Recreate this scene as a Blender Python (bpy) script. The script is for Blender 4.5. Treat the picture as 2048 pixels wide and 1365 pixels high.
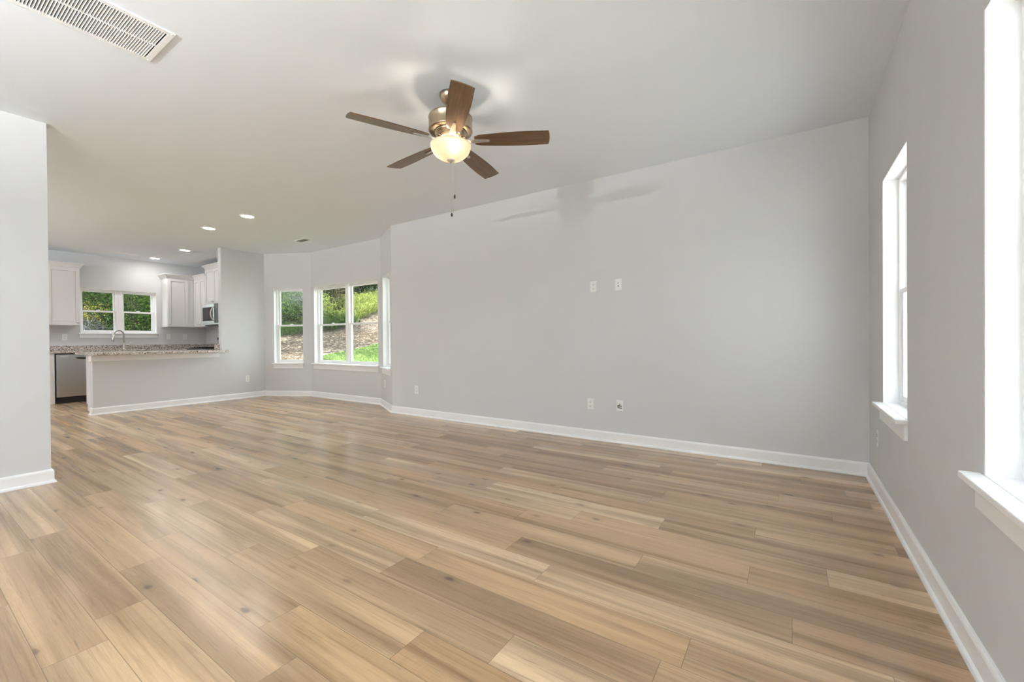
import bpy, math, random
import numpy as np
from mathutils import Vector, Matrix

for o in list(bpy.data.objects):
    bpy.data.objects.remove(o)
S = bpy.context.scene
COL = S.collection
R = math.radians

# ------------------------------------------------------------------ camera
cam_d = bpy.data.cameras.new('camera')
cam = bpy.data.objects.new('camera', cam_d)
COL.objects.link(cam)
CAM_H = 1.0754
yaw, pit, rol = R(33.46908), R(-0.34766), R(-0.43666)
F = Vector((-math.sin(yaw) * math.cos(pit), math.cos(yaw) * math.cos(pit), math.sin(pit)))
R0 = Vector((math.cos(yaw), math.sin(yaw), 0))
U0 = R0.cross(F)
RX = math.cos(rol) * R0 + math.sin(rol) * U0
UX = -math.sin(rol) * R0 + math.cos(rol) * U0
M = Matrix((RX, UX, -F)).transposed().to_4x4()
M.translation = (0, 0, CAM_H)
cam.matrix_world = M
cam_d.sensor_fit = 'HORIZONTAL'
cam_d.sensor_width = 36
cam_d.lens = 842.459 * 36 / 2048
cam_d.clip_start = 0.03
cam_d.clip_end = 300
S.camera = cam

# ------------------------------------------------------------------ world, sun, exposure
SKY = 3.2
SUN = 12.0
FAN_W = 3.0
CAN_W = 3.4
FILL_W = 400.0
w = bpy.data.worlds.new('sky')
S.world = w
w.use_nodes = True
bg = w.node_tree.nodes['Background']
bg.inputs[0].default_value = (0.86, 0.94, 1.0, 1)
bg.inputs[1].default_value = SKY
sun_d = bpy.data.lights.new('sun', 'SUN')
sun = bpy.data.objects.new('sun', sun_d)
COL.objects.link(sun)
sun_d.energy = SUN
sun_d.angle = R(0.6)
sun_d.color = (1, 0.95, 0.85)
sun.rotation_euler = Vector((0.10, 0.66, -0.74)).to_track_quat('-Z', 'Y').to_euler()
S.view_settings.view_transform = 'Standard'
S.view_settings.look = 'None'
S.view_settings.exposure = 0.86
S.view_settings.gamma = 1.0
S.view_settings.use_curve_mapping = False
S.cycles.max_bounces = 12
S.cycles.diffuse_bounces = 8
S.cycles.glossy_bounces = 4
S.cycles.transmission_bounces = 8
S.cycles.transparent_max_bounces = 12
S.cycles.use_denoising = True
S.cycles.sample_clamp_indirect = 8.0
S.cycles.caustics_reflective = False
S.cycles.caustics_refractive = False

# ------------------------------------------------------------------ mesh helpers
class MB:
    def __init__(s):
        s.v, s.f, s.m = [], [], []
        s.sm = []
    def add(s, vs, fs, mi=0, smooth=False, T=None):
        n = len(s.v)
        if T is not None:
            vs = [tuple(T @ Vector(q)) for q in vs]
        s.v.extend(tuple(q) for q in vs)
        for f in fs:
            s.f.append(tuple(i + n for i in f))
            s.m.append(mi)
            s.sm.append(smooth)
        return s
    def box(s, a, b, mi=0, T=None):
        x0, y0, z0 = (min(a[i], b[i]) for i in range(3))
        x1, y1, z1 = (max(a[i], b[i]) for i in range(3))
        vs = [(x0, y0, z0), (x1, y0, z0), (x1, y1, z0), (x0, y1, z0), (x0, y0, z1), (x1, y0, z1), (x1, y1, z1), (x0, y1, z1)]
        return s.add(vs, [(0, 3, 2, 1), (4, 5, 6, 7), (0, 1, 5, 4), (1, 2, 6, 5), (2, 3, 7, 6), (3, 0, 4, 7)], mi, False, T)
    def lathe(s, prof, n=32, mi=0, T=None, smooth=True):
        vs, fs = [], []
        for r, z in prof:
            for k in range(n):
                a = 2 * math.pi * k / n
                vs.append((r * math.cos(a), r * math.sin(a), z))
        for i in range(len(prof) - 1):
            for k in range(n):
                k2 = (k + 1) % n
                fs.append((i * n + k, i * n + k2, (i + 1) * n + k2, (i + 1) * n + k))
        if prof[0][0] > 1e-6:
            fs.append(tuple(range(n))[::-1])
        if prof[-1][0] > 1e-6:
            fs.append(tuple((len(prof) - 1) * n + k for k in range(n)))
        return s.add(vs, fs, mi, smooth, T)
    def shell(s, prof, n=40, mi=0, T=None):
        """closed ring of (r, z) points revolved: no end caps"""
        vs, fs = [], []
        m = len(prof)
        for r, z in prof:
            for k in range(n):
                a = 2 * math.pi * k / n
                vs.append((r * math.cos(a), r * math.sin(a), z))
        for i in range(m):
            j = (i + 1) % m
            for k in range(n):
                k2 = (k + 1) % n
                fs.append((i * n + k, i * n + k2, j * n + k2, j * n + k))
        return s.add(vs, fs, mi, True, T)
    def tube(s, pts, r, n=10, mi=0, T=None, cap=True):
        pts = [Vector(q) for q in pts]
        rs = r if isinstance(r, (list, tuple)) else [r] * len(pts)
        vs, fs = [], []
        up = Vector((0, 0, 1))
        prev = None
        for i, q in enumerate(pts):
            d = (pts[min(i + 1, len(pts) - 1)] - pts[max(i - 1, 0)]).normalized()
            if prev is None:
                a = d.cross(up)
                if a.length < 1e-3:
                    a = d.cross(Vector((1, 0, 0)))
                a.normalize()
            else:
                a = (prev - d * prev.dot(d)).normalized()
            prev = a
            b = d.cross(a)
            for k in range(n):
                t = 2 * math.pi * k / n
                vs.append(tuple(q + (a * math.cos(t) + b * math.sin(t)) * rs[i]))
        for i in range(len(pts) - 1):
            for k in range(n):
                k2 = (k + 1) % n
                fs.append((i * n + k, i * n + k2, (i + 1) * n + k2, (i + 1) * n + k))
        if cap:
            fs.append(tuple(range(n))[::-1])
            fs.append(tuple((len(pts) - 1) * n + k for k in range(n)))
        return s.add(vs, fs, mi, True, T)
    def prism(s, outline, z0, z1, mi=0, T=None):
        n = len(outline)
        vs = [(x, y, z0) for x, y in outline] + [(x, y, z1) for x, y in outline]
        fs = [tuple(range(n))[::-1], tuple(range(n, 2 * n))]
        fs += [(k, (k + 1) % n, n + (k + 1) % n, n + k) for k in range(n)]
        return s.add(vs, fs, mi, False, T)
    def ring(s, x0, x1, z0, z1, wl, wr, wb, wt, y0, y1, mi=0):
        """rectangular frame in the local xz plane, depth y0..y1"""
        s.box((x0, y0, z0), (x0 + wl, y1, z1), mi)
        s.box((x1 - wr, y0, z0), (x1, y1, z1), mi)
        s.box((x0 + wl, y0, z0), (x1 - wr, y1, z0 + wb), mi)
        s.box((x0 + wl, y0, z1 - wt), (x1 - wr, y1, z1), mi)
        return s
    def build(s, name, mats, parent=None, bevel=0.0, seg=2):
        me = bpy.data.meshes.new(name)
        me.from_pydata(s.v, [], s.f)
        if not isinstance(mats, (list, tuple)):
            mats = [mats]
        for m in mats:
            me.materials.append(m)
        me.polygons.foreach_set('material_index', s.m)
        me.polygons.foreach_set('use_smooth', s.sm)
        me.update()
        o = bpy.data.objects.new(name, me)
        COL.objects.link(o)
        if parent is not None:
            o.parent = parent
        if bevel > 0:
            b = o.modifiers.new('bevel', 'BEVEL')
            b.width = bevel
            b.segments = seg
            b.limit_method = 'ANGLE'
            b.angle_limit = R(40)
        return o

def tag(o, label, cat, group=None, kind=None):
    o['label'] = label
    o['category'] = cat
    if group:
        o['group'] = group
    if kind:
        o['kind'] = kind
    return o

def thing(name, label, cat, loc=(0, 0, 0), rotz=0.0, group=None, kind=None):
    o = bpy.data.objects.new(name, None)
    COL.objects.link(o)
    o.empty_display_size = 0.05
    o.location = loc
    o.rotation_euler = (0, 0, rotz)
    return tag(o, label, cat, group, kind)

def dup(root, loc, rotz=0.0, label=None, group=None):
    r = root.copy()
    COL.objects.link(r)
    r.location = loc
    r.rotation_euler = (0, 0, rotz)
    if label:
        r['label'] = label
    if group:
        r['group'] = group
    for ch in list(root.children):
        c = ch.copy()
        COL.objects.link(c)
        c.parent = r
        for g in list(ch.children):
            d = g.copy()
            COL.objects.link(d)
            d.parent = c
    return r

# ------------------------------------------------------------------ materials
def mat(name, col, rough=0.5, metal=0.0, spec=0.5, **kw):
    m = bpy.data.materials.new(name)
    m.use_nodes = True
    b = m.node_tree.nodes['Principled BSDF']
    b.inputs['Base Color'].default_value = (*col, 1)
    b.inputs['Roughness'].default_value = rough
    b.inputs['Metallic'].default_value = metal
    b.inputs['Specular IOR Level'].default_value = spec
    for k, v in kw.items():
        b.inputs[k.replace('_', ' ')].default_value = v
    return m

class NT:
    def __init__(s, m):
        s.t = m.node_tree
        s.b = s.t.nodes['Principled BSDF']
    def n(s, ty, **props):
        x = s.t.nodes.new(ty)
        for k, v in props.items():
            setattr(x, k, v)
        return x
    def l(s, a, b):
        s.t.links.new(a, b)
    def math(s, op, a, b=None, clamp=False):
        x = s.n('ShaderNodeMath', operation=op, use_clamp=clamp)
        for i, q in enumerate((a, b)):
            if q is None:
                continue
            if isinstance(q, (int, float)):
                x.inputs[i].default_value = q
            else:
                s.l(q, x.inputs[i])
        return x.outputs[0]
    def mix(s, fac, a, b, mode='MIX'):
        x = s.n('ShaderNodeMix', data_type='RGBA', blend_type=mode)
        for i, q in ((0, fac), (6, a), (7, b)):
            if isinstance(q, (int, float)):
                x.inputs[i].default_value = q
            elif isinstance(q, tuple):
                x.inputs[i].default_value = (*q, 1) if len(q) == 3 else q
            else:
                s.l(q, x.inputs[i])
        return x.outputs[2]
    def noise(s, vec, scale, detail=3, rough=0.5, dist=0.0):
        x = s.n('ShaderNodeTexNoise')
        if vec is not None:
            s.l(vec, x.inputs['Vector'])
        x.inputs['Scale'].default_value = scale
        x.inputs['Detail'].default_value = detail
        x.inputs['Roughness'].default_value = rough
        x.inputs['Distortion'].default_value = dist
        return x
    def ramp(s, fac, stops):
        x = s.n('ShaderNodeValToRGB')
        cr = x.color_ramp
        while len(cr.elements) < len(stops):
            cr.elements.new(0.5)
        for e, (p, c) in zip(cr.elements, stops):
            e.position = p
            e.color = (*c, 1) if len(c) == 3 else c
        s.l(fac, x.inputs[0])
        return x.outputs[0]
    def bump(s, h, strength, dist=0.01):
        x = s.n('ShaderNodeBump')
        x.inputs['Strength'].default_value = strength
        x.inputs['Distance'].default_value = dist
        s.l(h, x.inputs['Height'])
        s.l(x.outputs[0], s.b.inputs['Normal'])

def paint(name, col, rough, bump=0.04, sc=260):
    m = mat(name, col, rough)
    n = NT(m)
    g = n.n('ShaderNodeNewGeometry')
    no = n.noise(g.outputs['Position'], sc, 2)
    n.bump(no.outputs[0], bump, 0.002)
    return m

M_WALL = paint('wall_paint_grey', (0.612, 0.615, 0.617), 0.6)
M_CEIL = paint('ceiling_paint', (0.79, 0.84, 0.895), 0.75, 0.06, 180)
M_TRIM = mat('white_trim_paint', (0.86, 0.86, 0.86), 0.35)
M_VINYL = mat('white_vinyl', (0.88, 0.88, 0.88), 0.35)
M_CAB = mat('cabinet_paint', (0.69, 0.683, 0.675), 0.4)
M_PLATE = mat('plate_plastic', (0.80, 0.80, 0.785), 0.3)
M_DARK = mat('dark_slot', (0.012, 0.012, 0.012), 0.5)
M_BLACK = mat('black_plastic', (0.01, 0.01, 0.011), 0.3)
M_NICKEL = mat('brushed_nickel', (0.62, 0.59, 0.55), 0.28, 1.0)
M_BRONZE = mat('satin_nickel_housing', (0.46, 0.37, 0.26), 0.27, 1.0)
M_STEEL = mat('stainless_steel', (0.56, 0.56, 0.55), 0.3, 1.0, Anisotropic=0.4)
M_VENT = mat('vent_white', (0.88, 0.89, 0.90), 0.4)
M_DUCT = mat('duct_dark', (0.05, 0.05, 0.048), 0.7)
M_CHAIN = mat('chain_metal', (0.55, 0.54, 0.52), 0.4, 1.0)

m = bpy.data.materials.new('window_glass')
m.use_nodes = True
t = m.node_tree
t.nodes.clear()
out = t.nodes.new('ShaderNodeOutputMaterial')
tr = t.nodes.new('ShaderNodeBsdfTransparent')
tr.inputs[0].default_value = (0.96, 0.98, 0.97, 1)
gl = t.nodes.new('ShaderNodeBsdfGlossy')
gl.inputs['Roughness'].default_value = 0.02
lw = t.nodes.new('ShaderNodeLayerWeight')
lw.inputs[0].default_value = 0.5
pw = t.nodes.new('ShaderNodeMath')
pw.operation = 'POWER'
pw.inputs[1].default_value = 5.0
t.links.new(lw.outputs['Facing'], pw.inputs[0])
fr = t.nodes.new('ShaderNodeMath')
fr.operation = 'MULTIPLY_ADD'
fr.inputs[1].default_value = 0.9
fr.inputs[2].default_value = 0.035
t.links.new(pw.outputs[0], fr.inputs[0])
mx = t.nodes.new('ShaderNodeMixShader')
t.links.new(fr.outputs[0], mx.inputs[0])
t.links.new(tr.outputs[0], mx.inputs[1])
t.links.new(gl.outputs[0], mx.inputs[2])
t.links.new(mx.outputs[0], out.inputs[0])
M_GLASS = m

m = bpy.data.materials.new('frosted_bowl_glass')
m.use_nodes = True
t = m.node_tree
t.nodes.clear()
out = t.nodes.new('ShaderNodeOutputMaterial')
tl = t.nodes.new('ShaderNodeBsdfTranslucent')
tl.inputs[0].default_value = (0.64, 0.55, 0.45, 1)
df = t.nodes.new('ShaderNodeBsdfDiffuse')
df.inputs[0].default_value = (0.85, 0.80, 0.72, 1)
gl = t.nodes.new('ShaderNodeBsdfGlossy')
gl.inputs['Roughness'].default_value = 0.25
mx = t.nodes.new('ShaderNodeMixShader')
mx.inputs[0].default_value = 0.3
m2 = t.nodes.new('ShaderNodeMixShader')
m2.inputs[0].default_value = 0.04
t.links.new(tl.outputs[0], mx.inputs[1])
t.links.new(df.outputs[0], mx.inputs[2])
t.links.new(mx.outputs[0], m2.inputs[1])
t.links.new(gl.outputs[0], m2.inputs[2])
em = t.nodes.new('ShaderNodeEmission')
em.inputs[0].default_value = (1, 0.80, 0.55, 1)
em.inputs[1].default_value = 0.06
ad = t.nodes.new('ShaderNodeAddShader')
t.links.new(m2.outputs[0], ad.inputs[0])
t.links.new(em.outputs[0], ad.inputs[1])
t.links.new(ad.outputs[0], out.inputs[0])
M_BOWL = m

def emit(name, col, st):
    m = bpy.data.materials.new(name)
    m.use_nodes = True
    b = m.node_tree.nodes['Principled BSDF']
    b.inputs['Base Color'].default_value = (0.8, 0.8, 0.8, 1)
    b.inputs['Emission Color'].default_value = (*col, 1)
    b.inputs['Emission Strength'].default_value = st
    return m
M_LENS = emit('downlight_lens', (1, 0.96, 0.9), 8.0)
M_BULB = emit('bulb_glow', (1, 0.86, 0.66), 30.0)

# granite
M_GRANITE = mat('speckled_granite', (0.4, 0.35, 0.3), 0.22)
n = NT(M_GRANITE)
g = n.n('ShaderNodeNewGeometry')
v = n.n('ShaderNodeTexVoronoi')
v.inputs['Scale'].default_value = 85
n.l(g.outputs['Position'], v.inputs['Vector'])
n1 = n.noise(g.outputs['Position'], 60, 4, 0.6)
sep = n.n('ShaderNodeSeparateColor')
n.l(v.outputs['Color'], sep.inputs[0])
mixv = n.math('ADD', n.math('MULTIPLY', sep.outputs[0], 0.65), n.math('MULTIPLY', n1.outputs[0], 0.45))
c = n.ramp(mixv, [(0.18, (0.06, 0.05, 0.045)), (0.34, (0.20, 0.16, 0.135)), (0.52, (0.42, 0.35, 0.30)), (0.72, (0.60, 0.55, 0.50)), (0.95, (0.72, 0.69, 0.65))])
n.l(c, n.b.inputs['Base Color'])

# blade walnut
M_BLADE = mat('blade_walnut', (0.08, 0.045, 0.025), 0.30, 0.0, 0.5, IOR=1.9, Specular_Tint=(1.0, 0.80, 0.56, 1))
n = NT(M_BLADE)
tc = n.n('ShaderNodeTexCoord')
mp = n.n('ShaderNodeMapping')
mp.inputs['Scale'].default_value = (2.5, 55, 30)
n.l(tc.outputs['Object'], mp.inputs[0])
no = n.noise(mp.outputs[0], 1.0, 5, 0.6, 0.4)
c = n.ramp(no.outputs[0], [(0.3, (0.035, 0.014, 0.005)), (0.55, (0.105, 0.05, 0.02)), (0.8, (0.19, 0.10, 0.044))])
n.l(c, n.b.inputs['Base Color'])

# ------------------------------------------------------------------ key dimensions
H = 2.74
XR = 0.5006           # right wall face
YL = 4.1801           # long back wall face
A = (-4.8753, YL)     # bay corners
B = (-5.614, 4.588)
C = (-7.610, 4.588)
D = (-8.4806, 4.1573)
XS = -8.4806          # stub wall / peninsula face
YS = 3.4182           # end of the stub wall
XN, YN = -4.7224, 0.7357   # near partition face and its end
XK = -11.15           # kitchen rear wall face
YB = -3.2             # wall behind the camera
TH = 0.16

# ------------------------------------------------------------------ walls
def frame_of(P, Q):
    P, Q = Vector(P), Vector(Q)
    d = Q - P
    return P, math.atan2(d.y, d.x), d.length

def wall(name, P, Q, label, openings=(), ext=(0, 0), th=TH, mt=None, z1=H):
    """room on the right of P->Q; local x runs along, local y points out of the room"""
    P2, ang, L = frame_of(P, Q)
    o = MB()
    s_a, s_b = -ext[0], L + ext[1]
    cuts = sorted({s_a, s_b} | {q for op in openings for q in op[:2]})
    for a, b in zip(cuts[:-1], cuts[1:]):
        mid = (a + b) / 2
        spans = [(0.0, z1)]
        for s0, s1, za, zb in openings:
            if s0 < mid < s1:
                spans = [(0.0, za), (zb, z1)]
        for za, zb in spans:
            if zb - za > 1e-4:
                o.box((a, 0, za), (b, th, zb))
    ob = o.build(name, mt or M_WALL)
    ob.location = (P2.x, P2.y, 0)
    ob.rotation_euler = (0, 0, ang)
    tag(ob, label, 'wall', kind='structure')
    return ob

WZ0, WZ1 = 0.637, 2.078
# right wall: s measured from the far corner towards the camera
right_op = [(YL - 3.613, YL - 2.929, WZ0, WZ1), (YL - 1.895, YL - 1.211, WZ0, WZ1), (YL - 0.30, YL + 0.384, WZ0, WZ1), (YL + 0.75, YL + 3.15, 0.06, 2.30)]  # last two openings are added out of view to bring in daylight
wall('wall_right', (XR, YL), (XR, YB), 'pale grey wall on the right with two tall narrow windows', right_op, (TH, TH))
wall('wall_back', A, (XR, YL), 'long plain pale grey wall facing the room', (), (0, TH))
LAB = math.hypot(A[0] - B[0], A[1] - B[1])
LCD = math.hypot(C[0] - D[0], C[1] - D[1])
bay_r = [(LAB - 0.715, LAB - 0.045 - 0.12 + 0.06, WZ0, WZ1)]
# wall B->A: s from B. window edges measured on the photograph
wr0, wr1 = 0.165, 0.735
wall('wall_bay_right', B, A, 'angled bay wall with a narrow window beside the long wall', [(wr0, wr1, WZ0, WZ1)], (0.1, 0))
mid_op = (-7.520 - C[0], -5.683 - C[0], WZ0, WZ1)
wall('wall_bay_back', C, B, 'middle wall of the bay with a double window', [mid_op], (0.1, 0.1))
wall('wall_bay_left', D, C, 'angled bay wall with a single window beside the stub wall', [(0.196, 0.800, WZ0, WZ1)], (0.08, 0.1))
wall('wall_stub', (XS, YS), D, 'short pale grey wall between kitchen and bay', (), (0, 0.02), 0.12)
wall('wall_peninsula', (XS, 1.744), (XS, YS), 'low grey half wall under the granite peninsula top', (), (0, 0), 0.12, None, 0.876)
wall('wall_kitchen_right', (XK, YL), (XS - 0.06, YL), 'grey kitchen wall behind the microwave', (), (TH, 0))
kit_op = (2.136, 3.279, 1.237, 2.095)
wall('wall_kitchen', (XK, YB), (XK, YL), 'grey kitchen wall with the double window over the sink', [(kit_op[0] - YB, kit_op[1] - YB, kit_op[2], kit_op[3])], (TH, TH))
wall('wall_rear', (XR, YB), (XK, YB), 'grey wall behind the camera', (), (TH, TH))
# near partition: face towards +x, runs towards the camera side, end face towards +y
pb = MB().box((XN - 0.12, YB, 0), (XN, YN, H)).build('wall_left', M_WALL)
tag(pb, 'pale grey partition wall standing at the left edge', 'wall', kind='structure')

cb = MB().box((XK - TH - 0.3, YB - TH - 0.3, H), (XR + TH + 0.4, 5.05, H + 0.2)).build('ceiling', M_CEIL)
tag(cb, 'flat off-white ceiling', 'ceiling', kind='structure')

# ------------------------------------------------------------------ floor planks
PITCH, PLEN = 0.1630, 1.217
ROW0 = 0.944
known = {0: -1.128, 1: -0.838, 2: -1.580, 3: -0.30, 4: -0.95, 5: -1.215, 6: -0.610, 7: -0.161, 8: 0.134, -1: -1.662, -2: -2.617, -3: -3.460}
rng = random.Random(11)
verts, faces, uv, rnd = [], [], [], []
def row_range(y0, y1):
    if y0 > YL:
        return -8.6, -4.6
    return XK - 0.1, XR + 0.1
# how light the planks in view are: row, from x, to x, tone
seen_tones = [(1, -0.838, 0.4, 0.97), (1, -2.06, -0.838, 0.35), (1, -3.27, -2.06, 0.8), (4, -9, 1, 0.88), (5, -1.215, 1.3, 0.12), (5, -2.5, -1.215, 0.5),
              (3, -9, 1, 0.4), (2, -1.58, -0.3, 0.3), (6, -1.83, -0.61, 0.55), (6, -0.61, 0.7, 0.45), (7, -9, 1, 0.35), (8, -1.08, 0.134, 0.5), (0, -2.4, -1.128, 0.5), (-1, -2.9, -1.662, 0.45), (-2, -3.9, -2.617, 0.5)]
k = int((YB - ROW0) // PITCH) - 1
while ROW0 + k * PITCH < 4.70:
    y0, y1 = ROW0 + k * PITCH, ROW0 + (k + 1) * PITCH
    x0, x1 = row_range(y0, y1)
    off = known.get(k, rng.uniform(0, PLEN))
    j = math.floor((x0 - off) / PLEN)
    while off + j * PLEN < x1:
        a, b = off + j * PLEN, off + (j + 1) * PLEN
        a2, b2 = max(a, x0), min(b, x1)
        if b2 > a2:
            i = len(verts)
            verts += [(a2, y0, 0), (b2, y0, 0), (b2, y1, 0), (a2, y1, 0)]
            faces.append((i, i + 1, i + 2, i + 3))
            uv += [(a2 - a, 0), (b2 - a, 0), (b2 - a, PITCH), (a2 - a, PITCH)]
            q = [rng.random(), rng.random(), rng.random(), 1]
            mid = (a + b) / 2
            for rw, xa, xb, tn in seen_tones:
                if rw == k and xa <= mid < xb:
                    q[1] = tn
            rnd.append(tuple(q))
        j += 1
    k += 1
me = bpy.data.meshes.new('floor')
me.from_pydata(verts, [], faces)
ul = me.uv_layers.new(name='plank')
ul.data.foreach_set('uv', [q for p in uv for q in p])
at = me.attributes.new('rnd', 'FLOAT_COLOR', 'FACE')
at.data.foreach_set('color', [q for p in rnd for q in p])
M_FLOOR = mat('oak_plank', (0.45, 0.3, 0.18), 0.36, spec=0.9)
n = NT(M_FLOOR)
ua = n.n('ShaderNodeUVMap', uv_map='plank')
ra = n.n('ShaderNodeAttribute', attribute_name='rnd')
sr = n.n('ShaderNodeSeparateColor')
n.l(ra.outputs['Color'], sr.inputs[0])
su = n.n('ShaderNodeSeparateXYZ')
n.l(ua.outputs[0], su.inputs[0])
U, V = su.outputs[0], su.outputs[1]
cz = n.n('ShaderNodeCombineXYZ')
n.l(n.math('ADD', U, n.math('MULTIPLY', sr.outputs[0], 53.0)), cz.inputs[0]); n.l(n.math('ADD', V, n.math('MULTIPLY', sr.outputs[2], 17.0)), cz.inputs[1])
def stretched(sx, sy, sz=1.0):
    mp = n.n('ShaderNodeMapping')
    mp.inputs['Scale'].default_value = (sx, sy, sz)
    n.l(cz.outputs[0], mp.inputs[0])
    return mp.outputs[0]
grain = n.noise(stretched(1.5, 62), 1.0, 5, 0.6, 1.0)
band = n.noise(stretched(0.45, 10), 1.0, 2, 0.45, 0.7)
fine = n.noise(stretched(14, 420), 1.0, 2, 0.5)
blot = n.noise(stretched(2.2, 7), 1.0, 2, 0.5)
saw = n.noise(stretched(110, 9), 1.0, 2, 0.5)
tone = n.ramp(sr.outputs[1], [(0.0, (0.335, 0.205, 0.106)), (0.3, (0.41, 0.262, 0.142)), (0.62, (0.47, 0.315, 0.180)), (1.0, (0.575, 0.415, 0.260))])
grey = n.mix(n.math('MULTIPLY', sr.outputs[2], 0.28), tone, (0.39, 0.295, 0.205))
light = n.mix(1.0, grey, (1.30, 1.29, 1.26), 'MULTIPLY')
dark = n.mix(1.0, grey, (0.55, 0.52, 0.455), 'MULTIPLY')
b1 = n.ramp(band.outputs[0], [(0.36, (0, 0, 0)), (0.64, (1, 1, 1))])
c = n.mix(b1, dark, light)
c = n.mix(0.30, c, grey)
g1 = n.ramp(grain.outputs[0], [(0.28, (0.60, 0.56, 0.52)), (0.5, (1, 1, 1)), (0.8, (1.10, 1.09, 1.08))])
c = n.mix(0.72, c, g1, 'MULTIPLY')
f1 = n.ramp(fine.outputs[0], [(0.3, (0.86, 0.85, 0.84)), (0.7, (1.08, 1.08, 1.08))])
c = n.mix(0.65, c, f1, 'MULTIPLY')
sw = n.math('MULTIPLY', n.ramp(saw.outputs[0], [(0.4, (0, 0, 0)), (0.7, (1, 1, 1))]), n.ramp(blot.outputs[0], [(0.5, (0, 0, 0)), (0.75, (0.4, 0.4, 0.4))]))
c = n.mix(sw, c, n.mix(1.0, c, (0.72, 0.7, 0.68), 'MULTIPLY'))
# knots
kv = n.n('ShaderNodeTexVoronoi', feature='F1', voronoi_dimensions='2D')
kd = n.noise(stretched(18, 40), 1.0, 2, 0.5)
kx = n.n('ShaderNodeMix', data_type='VECTOR')
kx.inputs[0].default_value = 0.05
n.l(stretched(2.3, 5.0), kx.inputs[4])
kadd = n.n('ShaderNodeVectorMath', operation='ADD')
n.l(stretched(2.3, 5.0), kadd.inputs[0])
n.l(kd.outputs['Color'], kadd.inputs[1])
n.l(kadd.outputs[0], kx.inputs[5])
n.l(kx.outputs[1], kv.inputs['Vector'])
kv.inputs['Scale'].default_value = 1.0
ksep = n.n('ShaderNodeSeparateColor')
n.l(kv.outputs['Color'], ksep.inputs[0])
kon = n.math('GREATER_THAN', ksep.outputs[0], 0.72)
ks = n.ramp(kv.outputs['Distance'], [(0.03, (1, 1, 1)), (0.055, (0.75, 0.75, 0.75)), (0.07, (0.25, 0.25, 0.25)), (0.17, (0, 0, 0))])
c = n.mix(n.math('MULTIPLY', n.math('MULTIPLY', ks, kon), n.math('ADD', n.math('MULTIPLY', ksep.outputs[1], 0.6), 0.3)), c, (0.085, 0.055, 0.035))
# dark mineral streaks
stv = n.noise(stretched(1.6, 34), 1.0, 3, 0.55, 0.8)
st = n.ramp(stv.outputs[0], [(0.66, (0, 0, 0)), (0.74, (1, 1, 1))])
c = n.mix(n.math('MULTIPLY', st, 0.62), c, (0.17, 0.125, 0.085))
# seams
ev = n.math('MINIMUM', V, n.math('SUBTRACT', PITCH, V))
eu = n.math('MINIMUM', U, n.math('SUBTRACT', PLEN, U))
em = n.math('MINIMUM', ev, eu)
seam = n.math('LESS_THAN', em, 0.0011)
c = n.mix(n.math('MULTIPLY', seam, 0.62), c, (0.10, 0.07, 0.045))
n.l(c, n.b.inputs['Base Color'])
rr = n.math('ADD', n.math('MULTIPLY', fine.outputs[0], 0.08), 0.21)
n.l(rr, n.b.inputs['Roughness'])
hgt = n.math('SUBTRACT', n.math('MULTIPLY', fine.outputs[0], 0.35), n.math('MULTIPLY', n.math('LESS_THAN', em, 0.0016), 1.0))
n.bump(hgt, 0.10, 0.001)
me.materials.append(M_FLOOR)
fl = bpy.data.objects.new('floor', me)
COL.objects.link(fl)
tag(fl, 'light oak plank floor running along the long wall', 'floor', kind='structure')
sb = MB().box((XK - TH, YB - TH, -0.25), (XR + TH, 4.72, -0.004)).build('floor_slab', mat('slab_concrete', (0.4, 0.4, 0.38), 0.9))
tag(sb, 'concrete slab beneath the plank floor', 'slab', kind='structure')

# ------------------------------------------------------------------ baseboards (profile swept with mitres)
BPROF = [(0, 0), (0.026, 0), (0.026, 0.008), (0.0225, 0.016), (0.015, 0.021), (0.014, 0.0215), (0.014, 0.088), (0.0115, 0.096), (0.007, 0.103), (0, 0.104)]
def sweep_path(pts, names):
    """room on the right of the path"""
    P = [Vector(q) for q in pts]
    dirs = [(P[i + 1] - P[i]).normalized() for i in range(len(P) - 1)]
    nor = [Vector((d.y, -d.x)) for d in dirs]     # into the room
    mit = []
    for i in range(len(P)):
        if i == 0:
            mit.append(nor[0])
        elif i == len(P) - 1:
            mit.append(nor[-1])
        else:
            s = nor[i - 1] + nor[i]
            mit.append(s / (1 + nor[i - 1].dot(nor[i])))
    for i, (nm, lab) in enumerate(names):
        if nm is None:
            continue
        o = MB()
        vs = []
        for q, mm in ((P[i], mit[i]), (P[i + 1], mit[i + 1])):
            vs += [(q.x + mm.x * r, q.y + mm.y * r, z) for r, z in BPROF]
        k = len(BPROF)
        fs = [(j, (j + 1) % k, k + (j + 1) % k, k + j) for j in range(k)] + [tuple(range(k)), tuple(range(2 * k - 1, k - 1, -1))]
        o.add(vs, fs)
        tag(o.build(nm, M_TRIM), lab, 'baseboard', kind='structure')
sweep_path([(XS - 0.12, 1.744), (XS, 1.744), D, C, B, A, (XR, YL), (XR, YB)],
           [('baseboard_peninsula_end', 'white baseboard return on the end of the half wall'),
            ('baseboard_peninsula', 'white baseboard under the peninsula and stub wall'),
            ('baseboard_bay_left', 'white baseboard under the single bay window'),
            ('baseboard_bay_back', 'white baseboard under the double bay window'),
            ('baseboard_bay_right', 'short white baseboard turning from bay to long wall'),
            ('baseboard_back', 'long white baseboard along the plain wall'),
            ('baseboard_right', 'white baseboard along the right window wall')])
sweep_path([(XN, YB), (XN, YN), (XN - 0.12, YN)],
           [('baseboard_left', 'white baseboard along the left partition'), ('baseboard_left_end', 'white baseboard on the partition end')])

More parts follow.
